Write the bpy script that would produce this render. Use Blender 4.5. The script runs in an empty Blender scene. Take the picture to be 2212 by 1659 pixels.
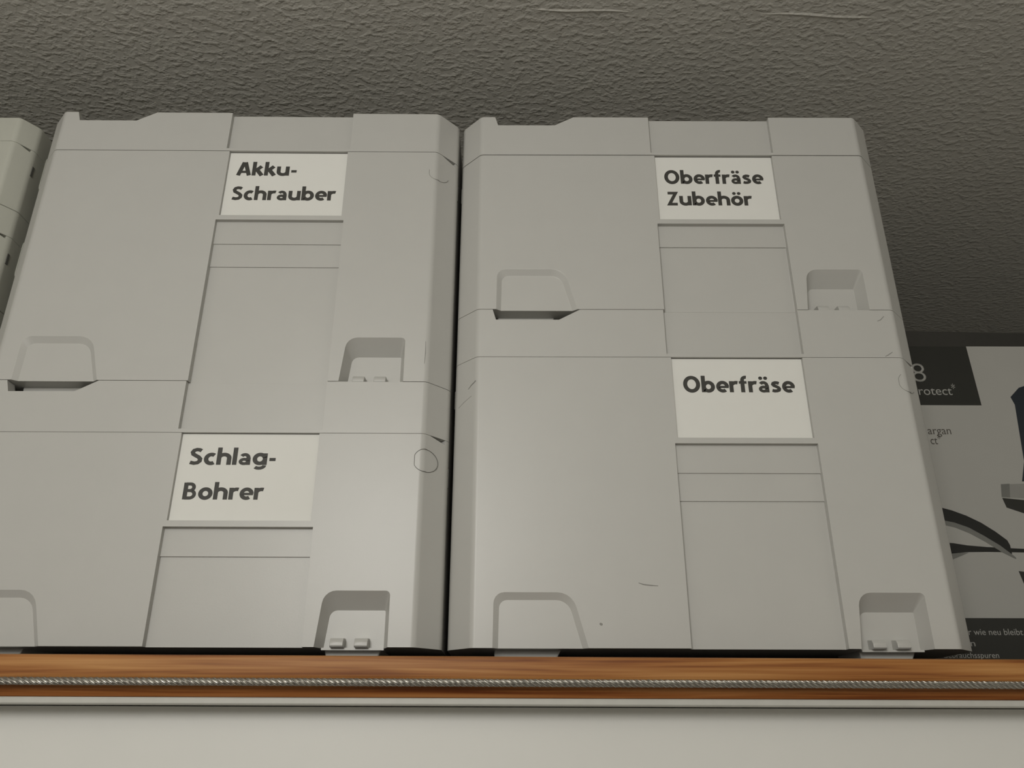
import bpy, bmesh, math, random
from mathutils import Vector, Matrix

random.seed(7)
M = 0.001                       # all sizes below are written in millimetres
SC = bpy.context.scene
COL = SC.collection

# ---------------------------------------------------------------- camera, light, exposure
cam = bpy.data.objects.new('camera', bpy.data.cameras.new('camera'))
COL.objects.link(cam)
cam.location = (0.022459, -0.469484, -0.044193)
cam.rotation_euler = (1.9764605, -0.0022892, -0.0004292)
cam.data.sensor_width = 36.0
cam.data.lens = 36.0 * 1773.78 / 2212.0
cam.data.clip_start = 0.01
SC.camera = cam

world = bpy.data.worlds.new('room_light')
SC.world = world
world.use_nodes = True
bg = world.node_tree.nodes['Background']
bg.inputs[0].default_value = (1.0, 0.985, 0.93, 1)
bg.inputs[1].default_value = 0.05

def lamp(name, loc, power, radius, color):
    d = bpy.data.lights.new(name, 'POINT')
    d.energy = power
    d.color = color
    d.shadow_soft_size = radius
    o = bpy.data.objects.new(name, d)
    o.location = loc
    COL.objects.link(o)
    return o
lamp('ceiling_lamp', (-0.17, -0.94, 0.235), 14.2, 0.14, (1.0, 0.985, 0.945))

vs = SC.view_settings
vs.view_transform = 'Standard'
vs.look = 'None'
vs.exposure = 0.0
vs.gamma = 1.0
vs.use_curve_mapping = False

# ---------------------------------------------------------------- materials
def new_mat(name):
    m = bpy.data.materials.new(name)
    m.use_nodes = True
    nt = m.node_tree
    b = nt.nodes['Principled BSDF']
    return m, nt, b

def srgb(r, g, b):
    def f(c):
        c /= 255.0
        return c / 12.92 if c <= 0.04045 else ((c + 0.055) / 1.055) ** 2.4
    return (f(r), f(g), f(b), 1)

def node(nt, kind, **kw):
    n = nt.nodes.new(kind)
    for k, v in kw.items():
        if k in n.inputs.keys():
            n.inputs[k].default_value = v
        else:
            setattr(n, k, v)
    return n

def plain(name, col, rough=0.5, var=0.04, scale=60.0, bump=0.0, bscale=900.0, metallic=0.0, spec=0.5):
    """a slightly uneven colour with a fine surface grain"""
    m, nt, b = new_mat(name)
    L = nt.links
    tc = node(nt, 'ShaderNodeTexCoord')
    nz = node(nt, 'ShaderNodeTexNoise', Scale=scale, Detail=4.0)
    L.new(tc.outputs['Object'], nz.inputs['Vector'])
    mx = node(nt, 'ShaderNodeMix', data_type='RGBA')
    mx.inputs[6].default_value = tuple(c * (1 - var) for c in col[:3]) + (1,)
    mx.inputs[7].default_value = tuple(min(1, c * (1 + var)) for c in col[:3]) + (1,)
    L.new(nz.outputs['Fac'], mx.inputs[0])
    L.new(mx.outputs[2], b.inputs['Base Color'])
    b.inputs['Roughness'].default_value = rough
    b.inputs['Metallic'].default_value = metallic
    b.inputs['Specular IOR Level'].default_value = spec
    if bump:
        n2 = node(nt, 'ShaderNodeTexNoise', Scale=bscale, Detail=3.0)
        L.new(tc.outputs['Object'], n2.inputs['Vector'])
        bp = node(nt, 'ShaderNodeBump', Strength=1.0, Distance=bump)
        L.new(n2.outputs['Fac'], bp.inputs['Height'])
        L.new(bp.outputs['Normal'], b.inputs['Normal'])
    return m

PLASTIC = plain('light_grey_plastic', (0.50, 0.493, 0.465, 1), 0.38, 0.025, 45, 0.00002, 1500)
PLASTIC_OLD = plain('yellowed_grey_plastic', (0.47, 0.47, 0.41, 1), 0.45, 0.05, 30, 0.00002, 1500)
CARD = plain('label_paper', (0.75, 0.743, 0.70, 1), 0.75, 0.015, 80)
INK = plain('black_print', (0.042, 0.040, 0.034, 1), 0.6, 0.1, 700)
GROOVE = plain('grey_groove', (0.12, 0.118, 0.105, 1), 0.7)
SCUFFM = plain('dark_scuff', (0.25, 0.245, 0.225, 1), 0.7, 0.3, 900)
WHITE = plain('white_laminate', (0.70, 0.692, 0.655, 1), 0.45, 0.02, 25, 0.00002, 700)
STRIPM = plain('white_edging', (0.50, 0.49, 0.45, 1), 0.5, 0.08, 120, 0.00004, 500)
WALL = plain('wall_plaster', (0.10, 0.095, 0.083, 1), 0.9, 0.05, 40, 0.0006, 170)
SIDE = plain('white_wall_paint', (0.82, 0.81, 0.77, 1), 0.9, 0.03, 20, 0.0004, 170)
BOARD = plain('dark_brown_board', (0.045, 0.032, 0.022, 1), 0.6, 0.2, 12)
FLOORM = plain('floor_boards', (0.20, 0.14, 0.09, 1), 0.5, 0.2, 6)
CARTON = plain('white_carton', (0.40, 0.392, 0.364, 1), 0.5, 0.02, 40)
CDARK = plain('dark_print', (0.016, 0.016, 0.0125, 1), 0.5, 0.05, 60)
CBLACK = plain('black_shape_print', (0.008, 0.008, 0.006, 1), 0.6, 0.05, 60)
CBLUE = plain('navy_print', (0.006, 0.012, 0.020, 1), 0.4, 0.05, 60)
CGREY = plain('grey_print', (0.17, 0.17, 0.155, 1), 0.5, 0.25, 60)
CSHADE = plain('soft_grey_print', (0.27, 0.265, 0.245, 1), 0.5, 0.1, 60)
CTEXT = plain('pale_print', (0.36, 0.355, 0.33, 1), 0.6, 0.05, 60)
CTEXTD = plain('brown_print', (0.075, 0.066, 0.055, 1), 0.6, 0.05, 60)

def ceiling_mat():
    m, nt, b = new_mat('rough_ceiling_paper')
    L = nt.links
    tc = node(nt, 'ShaderNodeTexCoord')
    big = node(nt, 'ShaderNodeTexNoise', Scale=9.0, Detail=3.0)
    mp = node(nt, 'ShaderNodeMapping')
    mp.inputs['Scale'].default_value = (0.8, 1.0, 1.0)
    L.new(tc.outputs['Object'], mp.inputs['Vector'])
    L.new(tc.outputs['Object'], big.inputs['Vector'])
    chips = node(nt, 'ShaderNodeTexNoise', Scale=215.0, Detail=2.2, Roughness=0.5, Distortion=0.0)
    L.new(mp.outputs['Vector'], chips.inputs['Vector'])
    rp = node(nt, 'ShaderNodeMapRange')
    rp.inputs['From Min'].default_value = 0.44
    rp.inputs['From Max'].default_value = 0.78
    L.new(chips.outputs['Fac'], rp.inputs['Value'])
    fine = node(nt, 'ShaderNodeTexNoise', Scale=520.0, Detail=2.0)
    L.new(tc.outputs['Object'], fine.inputs['Vector'])
    ad = node(nt, 'ShaderNodeMath', operation='MULTIPLY_ADD')
    ad.inputs[1].default_value = 0.22
    L.new(fine.outputs['Fac'], ad.inputs[0])
    L.new(rp.outputs['Result'], ad.inputs[2])
    bp = node(nt, 'ShaderNodeBump', Strength=1.0, Distance=0.00066)
    L.new(ad.outputs[0], bp.inputs['Height'])
    L.new(bp.outputs['Normal'], b.inputs['Normal'])
    mx = node(nt, 'ShaderNodeMix', data_type='RGBA')
    mx.inputs[6].default_value = (0.54, 0.522, 0.472, 1)
    mx.inputs[7].default_value = (0.60, 0.582, 0.527, 1)
    L.new(big.outputs['Fac'], mx.inputs[0])
    L.new(mx.outputs[2], b.inputs['Base Color'])
    b.inputs['Roughness'].default_value = 0.95
    b.inputs['Specular IOR Level'].default_value = 0.2
    return m
CEIL = ceiling_mat()

def wood_mat():
    m, nt, b = new_mat('varnished_pine')
    L = nt.links
    tc = node(nt, 'ShaderNodeTexCoord')
    mp = node(nt, 'ShaderNodeMapping')
    mp.inputs['Scale'].default_value = (2.2, 40.0, 95.0)
    L.new(tc.outputs['Object'], mp.inputs['Vector'])
    n1 = node(nt, 'ShaderNodeTexNoise', Scale=3.2, Detail=3.0, Roughness=0.5, Distortion=0.35)
    L.new(mp.outputs['Vector'], n1.inputs['Vector'])
    mp2 = node(nt, 'ShaderNodeMapping')
    mp2.inputs['Scale'].default_value = (9.0, 300.0, 700.0)
    L.new(tc.outputs['Object'], mp2.inputs['Vector'])
    n2 = node(nt, 'ShaderNodeTexNoise', Scale=2.0, Detail=2.0)
    L.new(mp2.outputs['Vector'], n2.inputs['Vector'])
    big = node(nt, 'ShaderNodeTexNoise', Scale=6.0, Detail=1.0)
    L.new(tc.outputs['Object'], big.inputs['Vector'])
    ad = node(nt, 'ShaderNodeMath', operation='MULTIPLY_ADD')
    ad.inputs[1].default_value = 0.22
    L.new(n2.outputs['Fac'], ad.inputs[0])
    L.new(n1.outputs['Fac'], ad.inputs[2])
    cr = node(nt, 'ShaderNodeValToRGB')
    e = cr.color_ramp.elements
    e[0].position = 0.40
    e[0].color = srgb(112, 58, 20)
    e[1].position = 0.80
    e[1].color = srgb(186, 136, 80)
    x = e.new(0.58)
    x.color = srgb(158, 104, 52)
    L.new(ad.outputs[0], cr.inputs['Fac'])
    mx = node(nt, 'ShaderNodeMix', data_type='RGBA', blend_type='MULTIPLY')
    mx.inputs[0].default_value = 0.5
    L.new(cr.outputs['Color'], mx.inputs[6])
    c2 = node(nt, 'ShaderNodeValToRGB')
    c2.color_ramp.elements[0].color = (0.72, 0.60, 0.55, 1)
    c2.color_ramp.elements[0].position = 0.35
    c2.color_ramp.elements[1].color = (1, 1, 1, 1)
    c2.color_ramp.elements[1].position = 0.65
    L.new(big.outputs['Fac'], c2.inputs['Fac'])
    L.new(c2.outputs['Color'], mx.inputs[7])
    L.new(mx.outputs[2], b.inputs['Base Color'])
    # the strip's colour turns darker and redder in its lower part
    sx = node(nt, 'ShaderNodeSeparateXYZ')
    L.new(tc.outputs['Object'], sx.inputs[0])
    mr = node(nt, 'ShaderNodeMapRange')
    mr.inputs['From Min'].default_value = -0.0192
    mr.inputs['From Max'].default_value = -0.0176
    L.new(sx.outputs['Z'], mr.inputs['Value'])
    low_mix = node(nt, 'ShaderNodeMix', data_type='RGBA', blend_type='MULTIPLY')
    low_mix.inputs[0].default_value = 1.0
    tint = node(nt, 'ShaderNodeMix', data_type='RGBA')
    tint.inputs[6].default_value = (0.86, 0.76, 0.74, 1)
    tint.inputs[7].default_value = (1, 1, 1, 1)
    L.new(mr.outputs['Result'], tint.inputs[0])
    L.new(mx.outputs[2], low_mix.inputs[6])
    L.new(tint.outputs[2], low_mix.inputs[7])
    L.new(low_mix.outputs[2], b.inputs['Base Color'])
    b.inputs['Roughness'].default_value = 0.5
    b.inputs['Specular IOR Level'].default_value = 0.3
    return m
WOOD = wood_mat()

def steel_mat():
    m, nt, b = new_mat('twisted_steel')
    L = nt.links
    b.inputs['Base Color'].default_value = (0.42, 0.40, 0.36, 1)
    b.inputs['Metallic'].default_value = 0.9
    b.inputs['Roughness'].default_value = 0.33
    tc = node(nt, 'ShaderNodeTexCoord')
    mp = node(nt, 'ShaderNodeMapping')
    mp.inputs['Rotation'].default_value = (0, math.radians(-30), 0)
    L.new(tc.outputs['Object'], mp.inputs['Vector'])
    wv = node(nt, 'ShaderNodeTexWave', Scale=420.0, Distortion=1.0)
    wv.bands_direction = 'Z'
    L.new(mp.outputs['Vector'], wv.inputs['Vector'])
    bp = node(nt, 'ShaderNodeBump', Strength=0.8, Distance=0.0002)
    L.new(wv.outputs['Fac'], bp.inputs['Height'])
    L.new(bp.outputs['Normal'], b.inputs['Normal'])
    return m
STEEL = steel_mat()

# ---------------------------------------------------------------- mesh helpers
def mesh_from(verts, faces, name):
    me = bpy.data.meshes.new(name)
    me.from_pydata([(x * M, y * M, z * M) for x, y, z in verts], [], faces)
    bm = bmesh.new()
    bm.from_mesh(me)
    bmesh.ops.recalc_face_normals(bm, faces=bm.faces)
    bm.to_mesh(me)
    bm.free()
    return me

def loft(rings):
    """closed solid through rings of equal vertex count"""
    n = len(rings[0])
    v = [p for r in rings for p in r]
    f = [tuple(range(n)), tuple(range((len(rings) - 1) * n, len(rings) * n))]
    for k in range(len(rings) - 1):
        for i in range(n):
            j = (i + 1) % n
            f.append((k * n + i, k * n + j, (k + 1) * n + j, (k + 1) * n + i))
    return v, f

def box(x0, x1, y0, y1, z0, z1):
    return loft([[(x0, y0, z), (x1, y0, z), (x1, y1, z), (x0, y1, z)] for z in (z0, z1)])

def rounded(poly, radii, seg=5):
    """2-D polygon with its corners rounded"""
    out = []
    n = len(poly)
    for i in range(n):
        p = Vector(poly[i])
        r = radii[i] if isinstance(radii, (list, tuple)) else radii
        if r <= 0:
            out.append((p.x, p.y))
            continue
        a = (Vector(poly[i - 1]) - p).normalized()
        b = (Vector(poly[(i + 1) % n]) - p).normalized()
        half = math.acos(max(-1, min(1, a.dot(b)))) / 2
        t = r / math.tan(half)
        c = p + (a + b).normalized() * (r / math.sin(half))
        s, e = p + a * t - c, p + b * t - c
        a0, a1 = math.atan2(s.y, s.x), math.atan2(e.y, e.x)
        d = (a1 - a0 + math.pi) % (2 * math.pi) - math.pi
        for k in range(seg + 1):
            w = a0 + d * k / seg
            out.append((c.x + r * math.cos(w), c.y + r * math.sin(w)))
    return out

def join(*parts):
    v, f = [], []
    for pv, pf in parts:
        o = len(v)
        v += pv
        f += [tuple(i + o for i in q) for q in pf]
    return v, f

def temp_obj(vf):
    me = mesh_from(vf[0], vf[1], 'temp')
    o = bpy.data.objects.new('temp', me)
    COL.objects.link(o)
    return o

def baked(o, name):
    dg = bpy.context.evaluated_depsgraph_get()
    me = bpy.data.meshes.new_from_object(o.evaluated_get(dg), depsgraph=dg)
    me.name = name
    return me

def carve(solid, cutters, name, bevel=0.45, angle=29):
    """a solid minus a list of cutter sets, its sharp edges slightly rounded"""
    o = temp_obj(solid)
    cs = []
    for c in cutters:
        t = temp_obj(c)
        cs.append(t)
        md = o.modifiers.new('cut', 'BOOLEAN')
        md.operation = 'DIFFERENCE'
        md.solver = 'EXACT'
        md.object = t
    me = baked(o, name)
    for t in cs + [o]:
        bpy.data.objects.remove(t)
    bm = bmesh.new()
    bm.from_mesh(me)
    bmesh.ops.remove_doubles(bm, verts=bm.verts, dist=1e-6)
    bmesh.ops.dissolve_limit(bm, angle_limit=math.radians(0.5), verts=bm.verts, edges=bm.edges)
    if bevel:
        ed = [e for e in bm.edges if len(e.link_faces) == 2 and e.calc_face_angle(0) > math.radians(angle)]
        bmesh.ops.bevel(bm, geom=ed, offset=bevel * M, offset_type='OFFSET', segments=2, profile=0.5, affect='EDGES', clamp_overlap=True)
    bmesh.ops.triangulate(bm, faces=[f for f in bm.faces if len(f.verts) > 4])
    bm.to_mesh(me)
    bm.free()
    shade(me, 20)
    return me

def shade(me, deg=30):
    for p in me.polygons:
        p.use_smooth = True
    me.set_sharp_from_angle(angle=math.radians(deg))

def put(name, me, mat, parent=None, label=None):
    me.materials.clear()
    me.materials.append(mat)
    o = bpy.data.objects.new(name, me)
    COL.objects.link(o)
    if parent is not None:
        o.parent = parent
    if label:
        o['label'] = label
    return o

def add(name, vf, mat, parent=None, smooth=None, label=None):
    me = mesh_from(vf[0], vf[1], name)
    if smooth:
        shade(me, smooth)
    return put(name, me, mat, parent, label)

def even(o):
    """large flat faces keep their own normal"""
    md = o.modifiers.new('normals', 'WEIGHTED_NORMAL')
    md.mode = 'FACE_AREA'
    md.weight = 100
    md.keep_sharp = True
    return o

def thing(name, label, cat, loc=(0, 0, 0), rz=0.0, group=None):
    o = bpy.data.objects.new(name, None)
    COL.objects.link(o)
    o.location = [c * M for c in loc]
    o.rotation_euler = (0, 0, rz)
    o['label'] = label
    o['category'] = cat
    if group:
        o['group'] = group
    return o

def tube(path, r, sides=6):
    """closed-ended tube along a list of points"""
    rings = []
    n = len(path)
    pts = [Vector(p) for p in path]
    up = Vector((0, 1, 0.001))
    for i in range(n):
        t = (pts[min(i + 1, n - 1)] - pts[max(i - 1, 0)]).normalized()
        a = t.cross(up).normalized()
        b = t.cross(a).normalized()
        rings.append([tuple(pts[i] + (a * math.cos(w) + b * math.sin(w)) * r) for w in [2 * math.pi * k / sides for k in range(sides)]])
    return loft(rings)

def slab(poly, y0, y1):
    """flat shape in the x-z plane given some thickness in y"""
    return loft([[(x, y, z) for x, z in poly] for y in (y0, y1)])

def lettering(name, text, x0, x1, z0, cap, y, mat, parent, bold=0.03, capref='H'):
    """one line of writing: spans x0..x1, baseline z0, capital height cap (all mm), facing -y"""
    def build(s):
        c = bpy.data.curves.new('t', 'FONT')
        c.body = s
        c.size = 1.0
        c.offset = bold
        c.extrude = 0.0
        c.resolution_u = 4
        o = bpy.data.objects.new('t', c)
        COL.objects.link(o)
        bpy.context.view_layer.update()
        me = baked(o, name)
        bpy.data.objects.remove(o)
        return me
    ref = build(capref)
    h = max(v.co.y for v in ref.vertices) - min(v.co.y for v in ref.vertices)
    b0 = min(v.co.y for v in ref.vertices)
    bpy.data.meshes.remove(ref)
    me = build(text)
    xs = [v.co.x for v in me.vertices]
    a, b = min(xs), max(xs)
    for v in me.vertices:
        v.co = ((x0 + (v.co.x - a) / (b - a) * (x1 - x0)) * M, y * M, (z0 + (v.co.y - b0) / h * cap) * M)
    bm = bmesh.new()
    bm.from_mesh(me)
    bmesh.ops.recalc_face_normals(bm, faces=bm.faces)
    for f in bm.faces:
        if f.normal.y > 0:
            f.normal_flip()
    r = bmesh.ops.extrude_face_region(bm, geom=list(bm.faces))
    for v in [g for g in r['geom'] if isinstance(g, bmesh.types.BMVert)]:
        v.co.y += 0.04 * M
    bmesh.ops.recalc_face_normals(bm, faces=bm.faces)
    bm.to_mesh(me)
    bm.free()
    return put(name, me, mat, parent)


# a bold humanist alphabet drawn as strokes: capital height 1, lower-case height 0.7
def arc(cx, cy, rx, ry, a0, a1, n=16):
    return [(cx + rx * math.cos(math.radians(a0 + (a1 - a0) * k / n)), cy + ry * math.sin(math.radians(a0 + (a1 - a0) * k / n))) for k in range(n + 1)]
OV = lambda cx, cy, rx, ry, w=0.2: ('ring', arc(cx, cy, rx, ry, 0, 360, 28)[:-1], w)
ST = lambda pts, w=0.2: ('line', pts, w)
A_LOW = [ST([(.47, 0), (.47, .44)], .2), ST(arc(.29, .43, .18, .185, 0, 148), .17), OV(.28, .205, .175, .13, .16)]
DOTS = lambda x0, x1: [('dot', [(x0, .89)], .105), ('dot', [(x1, .89)], .105)]
GLYPHS = {
    'o': (.70, [OV(.35, .35, .25, .265)]),
    'ö': (.70, [OV(.35, .35, .25, .265)] + DOTS(.21, .49)),
    'e': (.66, [ST(arc(.35, .35, .245, .265, 0, 308, 24), .19), ST([(.14, .335), (.68, .335)], .13)]),
    'a': (.62, A_LOW),
    'ä': (.62, A_LOW + DOTS(.16, .43)),
    'b': (.72, [ST([(.1, 0), (.1, 1.04)]), OV(.365, .35, .245, .265)]),
    'c': (.56, [ST(arc(.35, .35, .245, .265, 55, 305, 22))]),
    'f': (.44, [ST([(.19, 0), (.19, .76)]), ST(arc(.38, .76, .19, .19, 180, 78), .18), ST([(.0, .62), (.42, .62)], .15)]),
    'g': (.70, [OV(.345, .36, .245, .265), ST([(.59, .7), (.59, 0.0)]), ST(arc(.34, -.02, .25, .17, 0, -140), .17)]),
    'h': (.70, [ST([(.1, 0), (.1, 1.04)]), ST(arc(.345, .40, .245, .215, 180, 0) + [(.59, 0)])]),
    'k': (.62, [ST([(.1, 0), (.1, 1.04)]), ST([(.17, .34), (.50, .70)], .21), ST([(.27, .42), (.56, 0)], .22)]),
    'l': (.22, [ST([(.1, 0), (.1, 1.04)])]),
    'r': (.46, [ST([(.1, 0), (.1, .70)]), ST(arc(.37, .38, .27, .23, 165, 72), .19)]),
    's': (.54, [ST([(.45, .56), (.36, .60), (.25, .61), (.15, .57), (.12, .50), (.17, .43), (.29, .37), (.40, .30), (.44, .22), (.41, .14), (.31, .10), (.18, .09), (.06, .13)], .175)]),
    'u': (.70, [ST([(.1, .7)] + arc(.345, .30, .245, .215, 180, 360)), ST([(.59, .7), (.59, 0)])]),
    '-': (.40, [ST([(.04, .33), (.34, .33)], .17)]),
    'A': (.78, [ST([(.085, 0), (.355, 1.0)], .21), ST([(.415, 1.0), (.69, 0)], .21), ST([(.2, .27), (.58, .27)], .16), ST([(.27, .93), (.50, .93)], .14)]),
    'S': (.66, [ST([(.56, .84), (.46, .895), (.33, .91), (.20, .86), (.14, .75), (.18, .63), (.32, .54), (.45, .46), (.54, .35), (.53, .22), (.43, .12), (.27, .09), (.07, .14)], .19)]),
    'B': (.70, [ST([(.1, 0), (.1, 1)]), ST([(.1, .915), (.30, .915)] + arc(.32, .72, .18, .195, 90, -90) + [(.1, .525)], .17), ST([(.1, .525), (.32, .525)] + arc(.34, .305, .22, .22, 90, -90) + [(.1, .085)], .17)]),
    'O': (.92, [OV(.45, .5, .35, .42, .205)]),
    'Z': (.66, [ST([(.05, .91), (.52, .91), (.12, .09), (.60, .09)], .18)]),
}

def offset_line(pts, w):
    """left and right outlines of a stroke, mitred"""
    p = [Vector(q) for q in pts]
    a, b = [], []
    for i in range(len(p)):
        d0 = (p[i] - p[i - 1]).normalized() if i else None
        d1 = (p[i + 1] - p[i]).normalized() if i < len(p) - 1 else None
        d0, d1 = d0 or d1, d1 or d0
        n0, n1 = Vector((-d0.y, d0.x)), Vector((-d1.y, d1.x))
        m = (n0 + n1)
        m = m / max(0.45, m.dot(n0))
        a.append(p[i] + m * w / 2)
        b.append(p[i] - m * w / 2)
    return a, b

def bold_line(text, x0, x1, z0, cap, y, parent):
    """one line of the cards' bold print as thin raised ink"""
    quads = []
    pen = 0.0
    for ch in text:
        adv, strokes = GLYPHS[ch]
        first = len(quads)
        for kind, pts, w in strokes:
            w = w * 1.10 if kind != 'dot' else w * 1.05
            if kind == 'line':
                a, b = offset_line(pts, w)
                for i in range(len(a) - 1):
                    quads.append([a[i], a[i + 1], b[i + 1], b[i]])
            elif kind == 'ring':
                n = len(pts)
                c = sum((Vector(q) for q in pts), Vector((0, 0))) / n
                rx = max(q[0] for q in pts) - c.x
                ry_ = max(q[1] for q in pts) - c.y
                o_, i_ = [], []
                for q in pts:
                    d = Vector(q) - c
                    o_.append(c + Vector((d.x * (rx + w / 2) / rx, d.y * (ry_ + w / 2) / ry_)))
                    i_.append(c + Vector((d.x * (rx - w / 2) / rx, d.y * (ry_ - w / 2) / ry_)))
                for i in range(n):
                    j = (i + 1) % n
                    quads.append([o_[i], o_[j], i_[j], i_[i]])
            else:
                quads.append([Vector(pts[0]) + Vector((math.cos(t), math.sin(t))) * w for t in [2 * math.pi * k / 12 for k in range(12)]])
        quads[first:] = [[Vector((v.x + pen, v.y)) for v in q] for q in quads[first:]]
        pen += adv + 0.065
    xs = [v.x for q in quads for v in q]
    lo, hi = min(xs), max(xs)
    parts = []
    for k, q in enumerate(quads):
        poly = [(x0 + (v.x - lo) / (hi - lo) * (x1 - x0), z0 + v.y * cap) for v in q]
        yy = y - 0.003 * (k % 9)                            # overlapping strokes never share a plane
        parts.append(slab(poly, yy, y + 0.04))
    add('lettering', join(*parts), INK, parent)

# ---------------------------------------------------------------- the room
RZ = math.radians(2.0)                     # shelf, wall and ceiling stand a little askew of the cases
PIV = Vector((22.5, -33.0, 0.0))

def room_part(name, vf, mat, kind=None, parent=None):
    o = add(name, vf, mat, parent)
    if parent is None:
        o.location = PIV * M
        o.rotation_euler = (0, 0, RZ)
    if kind:
        o['kind'] = kind
    return o

CEIL_Z = 455.0
WALL_Y = 525.0
ceiling = room_part('ceiling', box(-1160, 820, -2600, WALL_Y + 60, CEIL_Z, CEIL_Z + 40), CEIL, 'structure')
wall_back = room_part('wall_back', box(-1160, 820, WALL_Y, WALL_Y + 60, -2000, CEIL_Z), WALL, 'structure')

wall_right = room_part('wall_right', box(760, 820, -2600, WALL_Y, -2000, CEIL_Z), SIDE, 'structure')
wall_left = room_part('wall_left', box(-1160, -1100, -2600, WALL_Y, -2000, CEIL_Z), SIDE, 'structure')

wall_front = room_part('wall_front', box(-1160, 820, -2660, -2600, -2000, CEIL_Z), SIDE, 'structure')
floor = room_part('floor', box(-1160, 820, -2600, WALL_Y, -2000, -1960), FLOORM, 'structure')

def seam(x0, x1, y):
    """a slightly lifted joint in the ceiling paper"""
    n = 14
    up, dn = [], []
    for i in range(n + 1):
        t = i / n
        x = x0 + (x1 - x0) * t
        w = math.sin(math.pi * t) ** 0.7
        yy = y + 0.8 * math.sin(7 * t + x0)
        up.append((x, yy - 0.3 - 2.2 * w, CEIL_Z + 0.3))
        dn.append((x, yy - 0.2 * w, CEIL_Z - 0.75 * w))
    back = [(p[0], p[1] + 0.5, CEIL_Z + 0.3) for p in dn]
    v = up + dn + back
    f = []
    k = n + 1
    for i in range(n):
        f += [(i, i + 1, k + i + 1, k + i), (k + i, k + i + 1, 2 * k + i + 1, 2 * k + i), (2 * k + i, 2 * k + i + 1, i + 1, i)]
    return v, f
room_part('wallpaper_seam', seam(12, 92, 16), CEIL, parent=ceiling)
room_part('wallpaper_seam', seam(185, 275, 14), CEIL, parent=ceiling)

# ---------------------------------------------------------------- the cupboard that carries everything
cup = thing('cupboard', 'white cupboard with varnished pine edge strip carrying the stacked tool cases', 'cupboard', (PIV.x, PIV.y, 0), RZ)
SX0, SX1 = -898, 750
add('top_board', box(SX0, SX1, 14, 440, -26.2, -6.7), BOARD, cup, label='dark brown top board')
prof = [(14.2, -26.6), (6.0, -26.6), (5.2, -26.2), (4.3, -24.0), (2.8, -21.2), (1.0, -18.6), (0.2, -17.4), (0.0, -16.4), (0.1, -8.6), (0.5, -7.4), (1.6, -6.8), (14.2, -6.8)]
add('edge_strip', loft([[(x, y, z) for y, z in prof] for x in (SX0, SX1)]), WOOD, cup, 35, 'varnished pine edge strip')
add('shelf_edging', loft([[(x, y, z) for y, z in [(30, -30.0), (1.0, -30.0), (0.5, -29.4), (0.5, -27.2), (1.0, -26.7), (30, -26.7)]] for x in (SX0, SX1)]), STRIPM, cup, 35)
add('front_panel', box(SX0, SX1, 17.5, 36, -760, -30.4), WHITE, cup)
for x in (SX0, SX1 - 18):
    add('side_panel', box(x, x + 18, 36, 440, -760, -26.4), WHITE, cup)
add('back_panel', box(SX0 + 18, SX1 - 18, 432, 440, -760, -26.4), WHITE, cup)

# twisted wire rope along the pine strip
rope = thing('wire_rope', 'twisted steel wire rope stretched along the pine edge strip', 'cable', (PIV.x, PIV.y, 0), RZ)
ry, rz_, LAY = -2.05, -19.6, 19.0
for s in range(6):
    path = []
    steps = int(1100 / LAY * 9)
    for i in range(steps + 1):
        x = -550 + 1100 * i / steps
        w = 2 * math.pi * (x / LAY + s / 6.0)
        path.append((x, ry - 1.28 * math.cos(w), rz_ - 1.28 * math.sin(w)))
    add('strand', tube(path, 0.72, 6), STEEL, rope, 60)
add('core', tube([(-550, ry, rz_), (0, ry, rz_), (550, ry, rz_)], 0.62, 6), STEEL, rope, 60)

# ---------------------------------------------------------------- tool cases
FW = 268.2                                 # width of the flat front
def plan(cx, cy, depth=396.0, e=0.0):
    a = [(0, e), (FW, e), (FW + cx - e, cy), (FW + cx - e, depth - cy), (FW, depth), (0, depth), (-cx + e, depth - cy), (-cx + e, cy)]
    return rounded(a, [5, 5, 7, 7, 5, 5, 7, 7], 5)

def prism(pl, z0, z1):
    return loft([[(x, y, z) for x, y in pl] for z in (z0, z1)])

def recess(outer, inner, d):
    return loft([[(x, -1, z) for x, z in outer], [(x, 0, z) for x, z in outer], [(x, d, z) for x, z in inner]])

def scuff(name, pts, w, parent, y=-0.05, mat=None):
    """a thin rubbed mark lying on the case front"""
    p = [Vector(q) for q in pts]
    left, right = [], []
    for i, q in enumerate(p):
        t = (p[min(i + 1, len(p) - 1)] - p[max(i - 1, 0)])
        t = Vector((t.x, 0, t.z)).normalized()
        n = Vector((-t.z, 0, t.x)) * w * (0.25 + math.sin(math.pi * (i + 0.5) / len(p))) * 0.5
        left.append(tuple(q + n))
        right.append(tuple(q - n))
    k = len(p)
    front = left + right
    v = front + [(a, b + 0.12, c) for a, b, c in front]
    f = []
    for i in range(k - 1):
        f += [(i, i + 1, k + i + 1, k + i), (2 * k + i, 3 * k + i, 3 * k + i + 1, 2 * k + i + 1),
              (i, 2 * k + i, 2 * k + i + 1, i + 1), (k + i, k + i + 1, 3 * k + i + 1, 3 * k + i)]
    f += [(0, k, 3 * k, 2 * k), (k - 1, 3 * k - 1, 4 * k - 1, 2 * k - 1)]
    return add(name, (v, f), mat or SCUFFM, parent)

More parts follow.
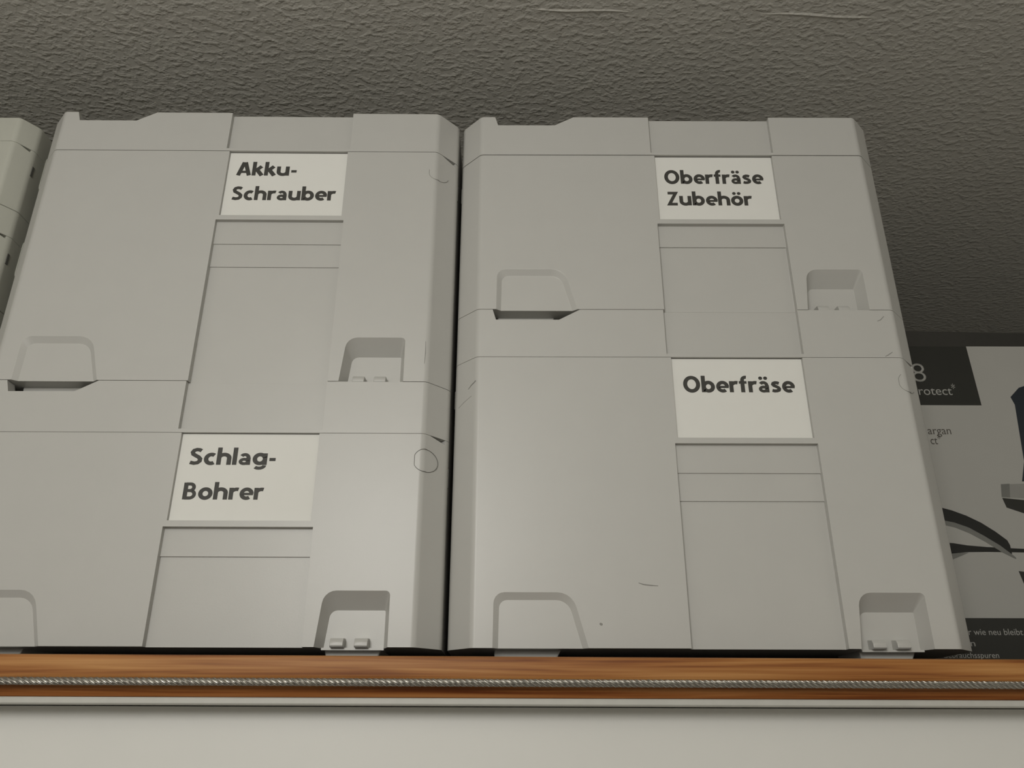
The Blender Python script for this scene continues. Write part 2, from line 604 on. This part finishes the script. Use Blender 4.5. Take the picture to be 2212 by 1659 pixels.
CX, CY, LID = 14.0, 14.7, 34.0
def tool_case(label, loc, rz, h, lines, words_, ring=None, gap=0.35, wedge=3.0):
    c = thing('tool_case', label, 'tool case', loc, rz, 'light grey tool cases with white label cards')
    hb = h - LID
    # body with the label holder, the stepped panel, the foot pad and the latch hollow carved into it
    zl = h - 91.2                                        # underside of the card holder's lip
    ys = [3.0, 3.8, 4.6] if len(lines) == 2 else [3.4, 4.4]
    pr = [(-1, -1)]
    zz = [zl] + lines + [-1]
    st = []
    for y, z1, z0 in zip(ys, zz[:-1], zz[1:]):
        st += [(y, z1), (y, z0)]
    prof = [(-1, zl)] + st + [(-1, -1)]
    chan = loft([[(x, y, z) for y, z in prof] for x in (120.8, 207.0)])
    card_hole = box(122.5, 205.4, -1, 2.3, h - 87.6, hb + 5)
    pad_o = rounded([(11.8, -1), (12.2, 30.3), (56.2, 30.3), (65.0, -1)], [0, 6, 11, 0], 5)
    pad_i = rounded([(14.8, -1), (15.3, 26.4), (54.0, 26.4), (61.8, -1)], [0, 4.5, 9, 0], 5)
    pad = recess(pad_o, pad_i, 2.5)
    fin_o = rounded([(213.6, -1), (216.8, 30.5), (253.6, 30.5), (253.8, -1)], [0, 7.5, 2.5, 0], 5)
    fin_i = rounded([(216.9, -1), (219.4, 21.1), (250.4, 21.1), (250.4, -1)], [0, 4.5, 0.8, 0], 5)
    fin = recess(fin_o, fin_i, 10.0)
    cut = [join(chan, card_hole, pad, fin)]
    if wedge:
        a = Vector((FW + CX * 0.24, CY * 0.24))
        b = Vector((FW + CX * 0.86, CY * 0.86))
        n = Vector((CY, -CX)).normalized()
        tri = []
        for o_ in (3.0, -6.0):
            q = [a + n * o_, b + n * o_, b + n * o_]
            tri.append([(q[0].x, q[0].y, hb + 0.02), (q[1].x, q[1].y, hb - wedge), (q[2].x, q[2].y, hb + 1.0)])
        cut.append(loft(tri))
    even(put('body', carve(prism(plan(CX, CY), 0.3, hb), cut, 'body'), PLASTIC, c))
    # lid
    ch = box(120.0, 206.7, -1, 3.8, hb + 2.6, h + 1)
    notch = loft([[(9.3, y, h + 1), (11.8, y, h - 7.4), (52.3, y, h - 7.4), (66.0, y, h), (66.0, y, h + 1)] for y in (-1, 9)])
    top = prism(rounded([(9, 8.5), (259, 8.5), (268, 18), (268, 378), (259, 387.5), (9, 387.5), (0, 378), (0, 18)], 3, 3), h - 6.7, h + 1)
    even(put('lid', carve(prism(plan(CX, CY), hb + gap, h), [join(ch, notch), top], 'lid'), PLASTIC, c))
    # card
    card = add('label_card', box(122.9, 205.0, 2.0, 2.28, h - 87.2, hb - 0.2), CARD, c, label='white paper label card')
    for t, x0, x1, z, cap in words_:
        bold_line(t, x0, x1, z, cap, 1.965, card)
    # catch lugs in the hollow, feet
    for x in (221.6, 235.0):
        lug = loft([[(x, 10.2, 0.6), (x, 3.6, 0.4), (x, 2.4, 1.3), (x, 2.6, 3.4), (x, 4.2, 5.4), (x, 10.2, 5.9)],
                    [(x + 7.4, 10.2, 0.6), (x + 7.4, 3.6, 0.4), (x + 7.4, 2.4, 1.3), (x + 7.4, 2.6, 3.4), (x + 7.4, 4.2, 5.4), (x + 7.4, 10.2, 5.9)]])
        put('catch_lug', carve(lug, [], 'catch_lug', 0.35), PLASTIC, c)
    add('catch_ledge', box(216.5, 251.0, 6.5, 11, -0.7, 0.55), PLASTIC, c)
    for x0, x1, t0, t1 in ((12.6, 50.2, 0.0, 4.0), (217.0, 249.0, 1.6, 3.2)):
        for y0, y1 in ((12.5, 46.0), (350.0, 383.5)):
            ft = loft([[(x0, y0, 0.5), (x1, y0, 0.5), (x1, y1, 0.5), (x0, y1, 0.5)],
                       [(x0 + t0, y0 + 1, -6.7), (x1 - t1, y0 + 1, -6.7), (x1 - t1, y1 - 1, -6.7), (x0 + t0, y1 - 1, -6.7)]])
            put('foot', carve(ft, [], 'foot', 0.8), PLASTIC, c)
    # side fittings
    for s in (0, 1):
        x = -CX if s == 0 else FW + CX
        d = -1 if s == 0 else 1
        lx = sorted((x - 0.6 * d, x + 0.3 * d))
        put('side_latch', carve(loft([[(a, y, z) for y, z in rounded([(150, hb - 34), (246, hb - 34), (246, h - 10), (150, h - 10)], 4, 3)] for a in lx]), [], 'side_latch', 0.3), PLASTIC, c)
        hx = sorted((x - 0.9 * d, x + 0.35 * d))
        add('hinge_slot', box(hx[0], hx[1], CY + 2.2, CY + 4.2, hb - 29, hb - 17), GROOVE, c)
    # moulded plug outline straddling the corner
    if ring:
        rr, a0, a1, mat = ring
        path = []
        k = 40
        for i in range(k + 1):
            w = math.radians(a0 + (a1 - a0) * i / k)
            x = FW + 1.4 + rr * math.cos(w)
            y = 0.0 if x < FW - 2 else (x - FW + 2) ** 2 / 18 if x < FW + 2 else (x - FW) * CY / CX * 0.95
            x = max(x, FW - 4.9)
            path.append((x, y - 0.03, hb - 16.5 + rr * math.sin(w)))
        add('plug_outline', tube(path, 0.17, 5), mat, c)
    return c

XL, YL, RL = -30.837, -2.8207, 0.006494                # right end of the left stack's flat front
def left_at(z):
    return (XL - FW * math.cos(RL), YL - FW * math.sin(RL), z)

FAINT = plain('faint_groove', (0.26, 0.255, 0.235, 1), 0.7)
low_l = tool_case('light grey tool case with the card Schlag-Bohrer, lower of the left stack', left_at(0), RL, 157.5, [49.8],
                  [('Schlag-', 129.0, 180.3, 104.0, 10.4), ('Bohrer', 128.4, 175.7, 82.8, 10.2)], (7.0, 0, 360, GROOVE), 0.22)
top_l = tool_case('light grey tool case with the card Akku-Schrauber, upper of the left stack', left_at(157.5), RL, 210.0, [101.3, 84.0],
                  [('Akku-', 128.8, 170.6, 156.7, 11.2), ('Schrauber', 128.2, 199.6, 136.1, 11.2)], (6.6, 165, 345, FAINT), 0.45)
low_r = tool_case('light grey tool case with the card Oberfräse, lower of the right stack', (0, 0, 0), 0, 210.0, [101.0, 84.0],
                  [('Oberfräse', 129.1, 198.8, 153.0, 10.8)], (6.6, 130, 320, FAINT), 0.25, 2.2)
top_r = tool_case('light grey tool case with the card Oberfräse Zubehör, upper of the right stack', (0, 0, 210.0), 0, 157.5, [49.6],
                  [('Oberfräse', 128.5, 197.9, 100.7, 11.3), ('Zubehör', 128.8, 188.0, 82.6, 11.2)], None, 0.55, 0)

# rubbed marks
def on_left_chamfer(x, z):
    return (x, -x * CY / CX - 0.06 if x < 0 else -0.06, z)
scuff('scuff', [on_left_chamfer(-5.2, 155.9), on_left_chamfer(-3.2, 157.6), on_left_chamfer(-1.2, 158.8), on_left_chamfer(-0.5, 160.0)], 1.0, low_r)
scuff('scuff', [on_left_chamfer(-11.5, 145.8), on_left_chamfer(-7.5, 148.4), on_left_chamfer(-3.0, 150.6)], 0.4, low_r)
scuff('scuff', [(93.8, -0.05, 35.6), (97.0, -0.05, 34.6), (101.0, -0.05, 34.2), (104.8, -0.05, 34.0)], 0.6, low_r)
scuff('scuff', [(71.0, -0.05, 13.4), (71.8, -0.05, 13.0), (72.6, -0.05, 12.8)], 1.2, low_r)
scuff('scuff', [(257.2, -0.05, 202.0), (259.5, -0.05, 203.0), (262.0, -0.05, 205.6)], 0.5, low_r)
scuff('scuff', [(258.0, -0.05, 177.0), (260.0, -0.05, 178.0), (263.0, -0.05, 180.0)], 0.5, low_r)
scuff('scuff', [(266.4, -0.05, 12.5), (266.8, -0.05, 20.0), (266.6, -0.05, 28.0)], 0.35, top_l)

# ---------------------------------------------------------------- stack of flatter cases at the left edge
def flat_case(label, z, first=None):
    loc = (-334.6 - FW, 1.5, z)
    if first is not None:
        r = first.copy()
        COL.objects.link(r)
        r.location = [q * M for q in loc]
        r['label'] = label
        for ch in list(first.children):
            d = ch.copy()
            COL.objects.link(d)
            d.parent = r
        return r
    h, lid, cx, cy = 73.5, 21.0, 9.0, 12.5
    hb = h - lid
    c = thing('flat_case', label, 'tool case', loc, 0, 'flatter grey cases stacked at the left')
    a = Vector((FW + cx * 0.28, cy * 0.28))
    b = Vector((FW + cx * 0.8, cy * 0.8))
    n = Vector((cy, -cx)).normalized()
    tri = [[((a + n * o).x, (a + n * o).y, hb + 0.02), ((b + n * o).x, (b + n * o).y, hb - 2.2), ((b + n * o).x, (b + n * o).y, hb + 1)] for o in (3.0, -6.0)]
    even(put('body', carve(prism(plan(cx, cy), 0.3, hb), [loft(tri)], 'flat_body'), PLASTIC_OLD, c))
    top = prism(rounded([(9, 8.5), (259, 8.5), (259, 387.5), (9, 387.5)], 3, 3), h - 6.7, h + 1)
    even(put('lid', carve(prism(plan(cx, cy), hb + 0.12, h), [top], 'flat_lid'), PLASTIC_OLD, c))
    for x0, x1 in ((16, 52), (217, 250)):
        for y0, y1 in ((12.5, 46.0), (350.0, 383.5)):
            put('foot', carve(box(x0, x1, y0, y1, -6.7, 0.5), [], 'foot', 0.8), PLASTIC_OLD, c)
    x = FW + cx
    add('hinge_slot', box(x - 0.9, x + 0.4, cy + 1.0, cy + 3.4, hb - 20, hb - 12), GROOVE, c)
    put('side_latch', carve(loft([[(a_, y, z_) for y, z_ in rounded([(26, hb - 24), (120, hb - 24), (120, h - 14), (26, h - 14)], 4, 3)] for a_ in (x - 0.6, x + 0.5)]), [], 'side_latch', 0.3), PLASTIC_OLD, c)
    return c
f5 = flat_case('yellowed grey flat case at the left edge, topmost of its stack', 294.0)
flat_case('yellowed grey flat case at the left edge, second from the top of its stack', 220.5, f5)
flat_case('yellowed grey flat case at the left edge, third from the top of its stack', 147.0, f5)
flat_case('yellowed grey flat case at the left edge, fourth from the top of its stack', 73.5, f5)
flat_case('yellowed grey flat case at the left edge, bottom one standing on the cupboard', 0.0, f5)

# ---------------------------------------------------------------- printed carton behind the right stack
CYF = 130.0                                            # depth of the carton's front
ct = thing('product_carton', 'white printed carton with dark panels standing behind the right stack', 'box', (0, CYF, 0))
put('box_body', carve(box(298, 560, 0, 190, -6.7, 247.4), [], 'box_body', 0.15), CARTON, ct)
P0, P1 = -0.10, 0.05
panel = add('printed_panel', slab([(298.4, 196.1), (391.2, 195.9), (390.0, 247.3), (298.4, 247.3)], P0, P1), CDARK, ct, label='dark printed panel with pale writing')
lettering('lettering', '8', 341.6, 352.4, 216.2, 15.6, P0 - 0.05, CTEXT, panel, -0.012)
lettering('lettering', 'protect', 338.6, 370.4, 204.7, 7.2, P0 - 0.05, CTEXT, panel, 0.0)
lettering('lettering', '*', 370.6, 373.6, 207.0, 7.0, P0 - 0.05, CTEXT, panel, 0.0)
band = add('printed_panel', slab([(298.4, -6.2), (559.6, -6.2), (559.6, 33.7), (298.4, 33.7)], P0, P1), CDARK, ct, label='dark printed band along the bottom')
lettering('lettering', 'er wie neu bleibt', 340.5, 381.8, 22.2, 4.2, P0 - 0.05, CTEXT, band, 0.0)
lettering('lettering', 'n', 343.4, 346.6, 14.6, 4.2, P0 - 0.05, CTEXT, band, 0.0)
lettering('lettering', 'Gebrauchsspuren', 322.0, 361.4, 6.8, 3.7, P0 - 0.05, CTEXT, band, 0.0)
lettering('printed_lettering', 'argan', 344.6, 362.6, 171.7, 6.4, P0, CTEXTD, ct, 0.0)
lettering('printed_lettering', 'ct', 345.2, 350.6, 163.6, 6.4, P0, CTEXTD, ct, 0.0)
lettering('printed_lettering', '*', 351.0, 353.4, 165.0, 6.4, P0, CTEXTD, ct, 0.0)

def ribbon(pts, y0=P0, y1=P1):
    """flat printed stroke: points are (x, z upper, z lower)"""
    return slab([(x, a) for x, a, b in pts] + [(x, b) for x, a, b in reversed(pts)], y0, y1)
add('printed_shape', ribbon([(340.0, 114.4, 104.4), (350.0, 111.6, 102.4), (360.0, 107.6, 98.6), (370.0, 102.2, 92.4), (379.0, 95.6, 86.0), (386.2, 89.2, 79.8), (387.4, 85.6, 79.0)], P0 - 0.05, P1), CBLACK, ct)
add('printed_shape', ribbon([(340.0, 104.4, 101.0), (350.0, 102.4, 98.6), (360.0, 98.6, 94.2), (370.0, 92.4, 88.0), (380.0, 85.4, 80.6), (388.6, 77.6, 75.8), (389.6, 76.4, 75.6)], P0 - 0.07, P1), CGREY, ct)
add('printed_shape', ribbon([(338.0, 87.6, 79.0), (346.0, 87.0, 79.6), (356.0, 85.4, 80.4), (370.0, 84.2, 80.6), (400.0, 82.8, 80.2), (440.0, 82.4, 80.0)]), CBLACK, ct)
add('printed_shape', slab([(338.0, 80.0), (346.0, 79.8), (356.0, 80.0), (350.0, 77.6), (338.0, 73.0)], P0, P1), CGREY, ct)
add('printed_shape', slab([(391.4, 131.8), (440, 133.0), (440, 119.0), (389.6, 121.8)], P0, P1), CSHADE, ct)
add('printed_shape', slab([(391.4, 131.8), (398, 132.2), (396, 121.4), (389.9, 121.8)], P0 - 0.05, P1), CGREY, ct)
add('printed_shape', slab([(390.0, 121.2), (440, 116.0), (440, 96.0), (391.6, 113.8)], P0, P1), CDARK, ct)
add('printed_shape', slab([(415.6, 203.0), (417.5, 196.5), (413.4, 150.0), (408.0, 134.0), (470, 134.0), (470, 226.0), (424, 211.0)], P0, P1), CBLUE, ct)
add('printed_shape', slab([(389.2, 66.8), (440, 60.0), (440, 36.0), (391.0, 57.0)], P0, P1), CDARK, ct)
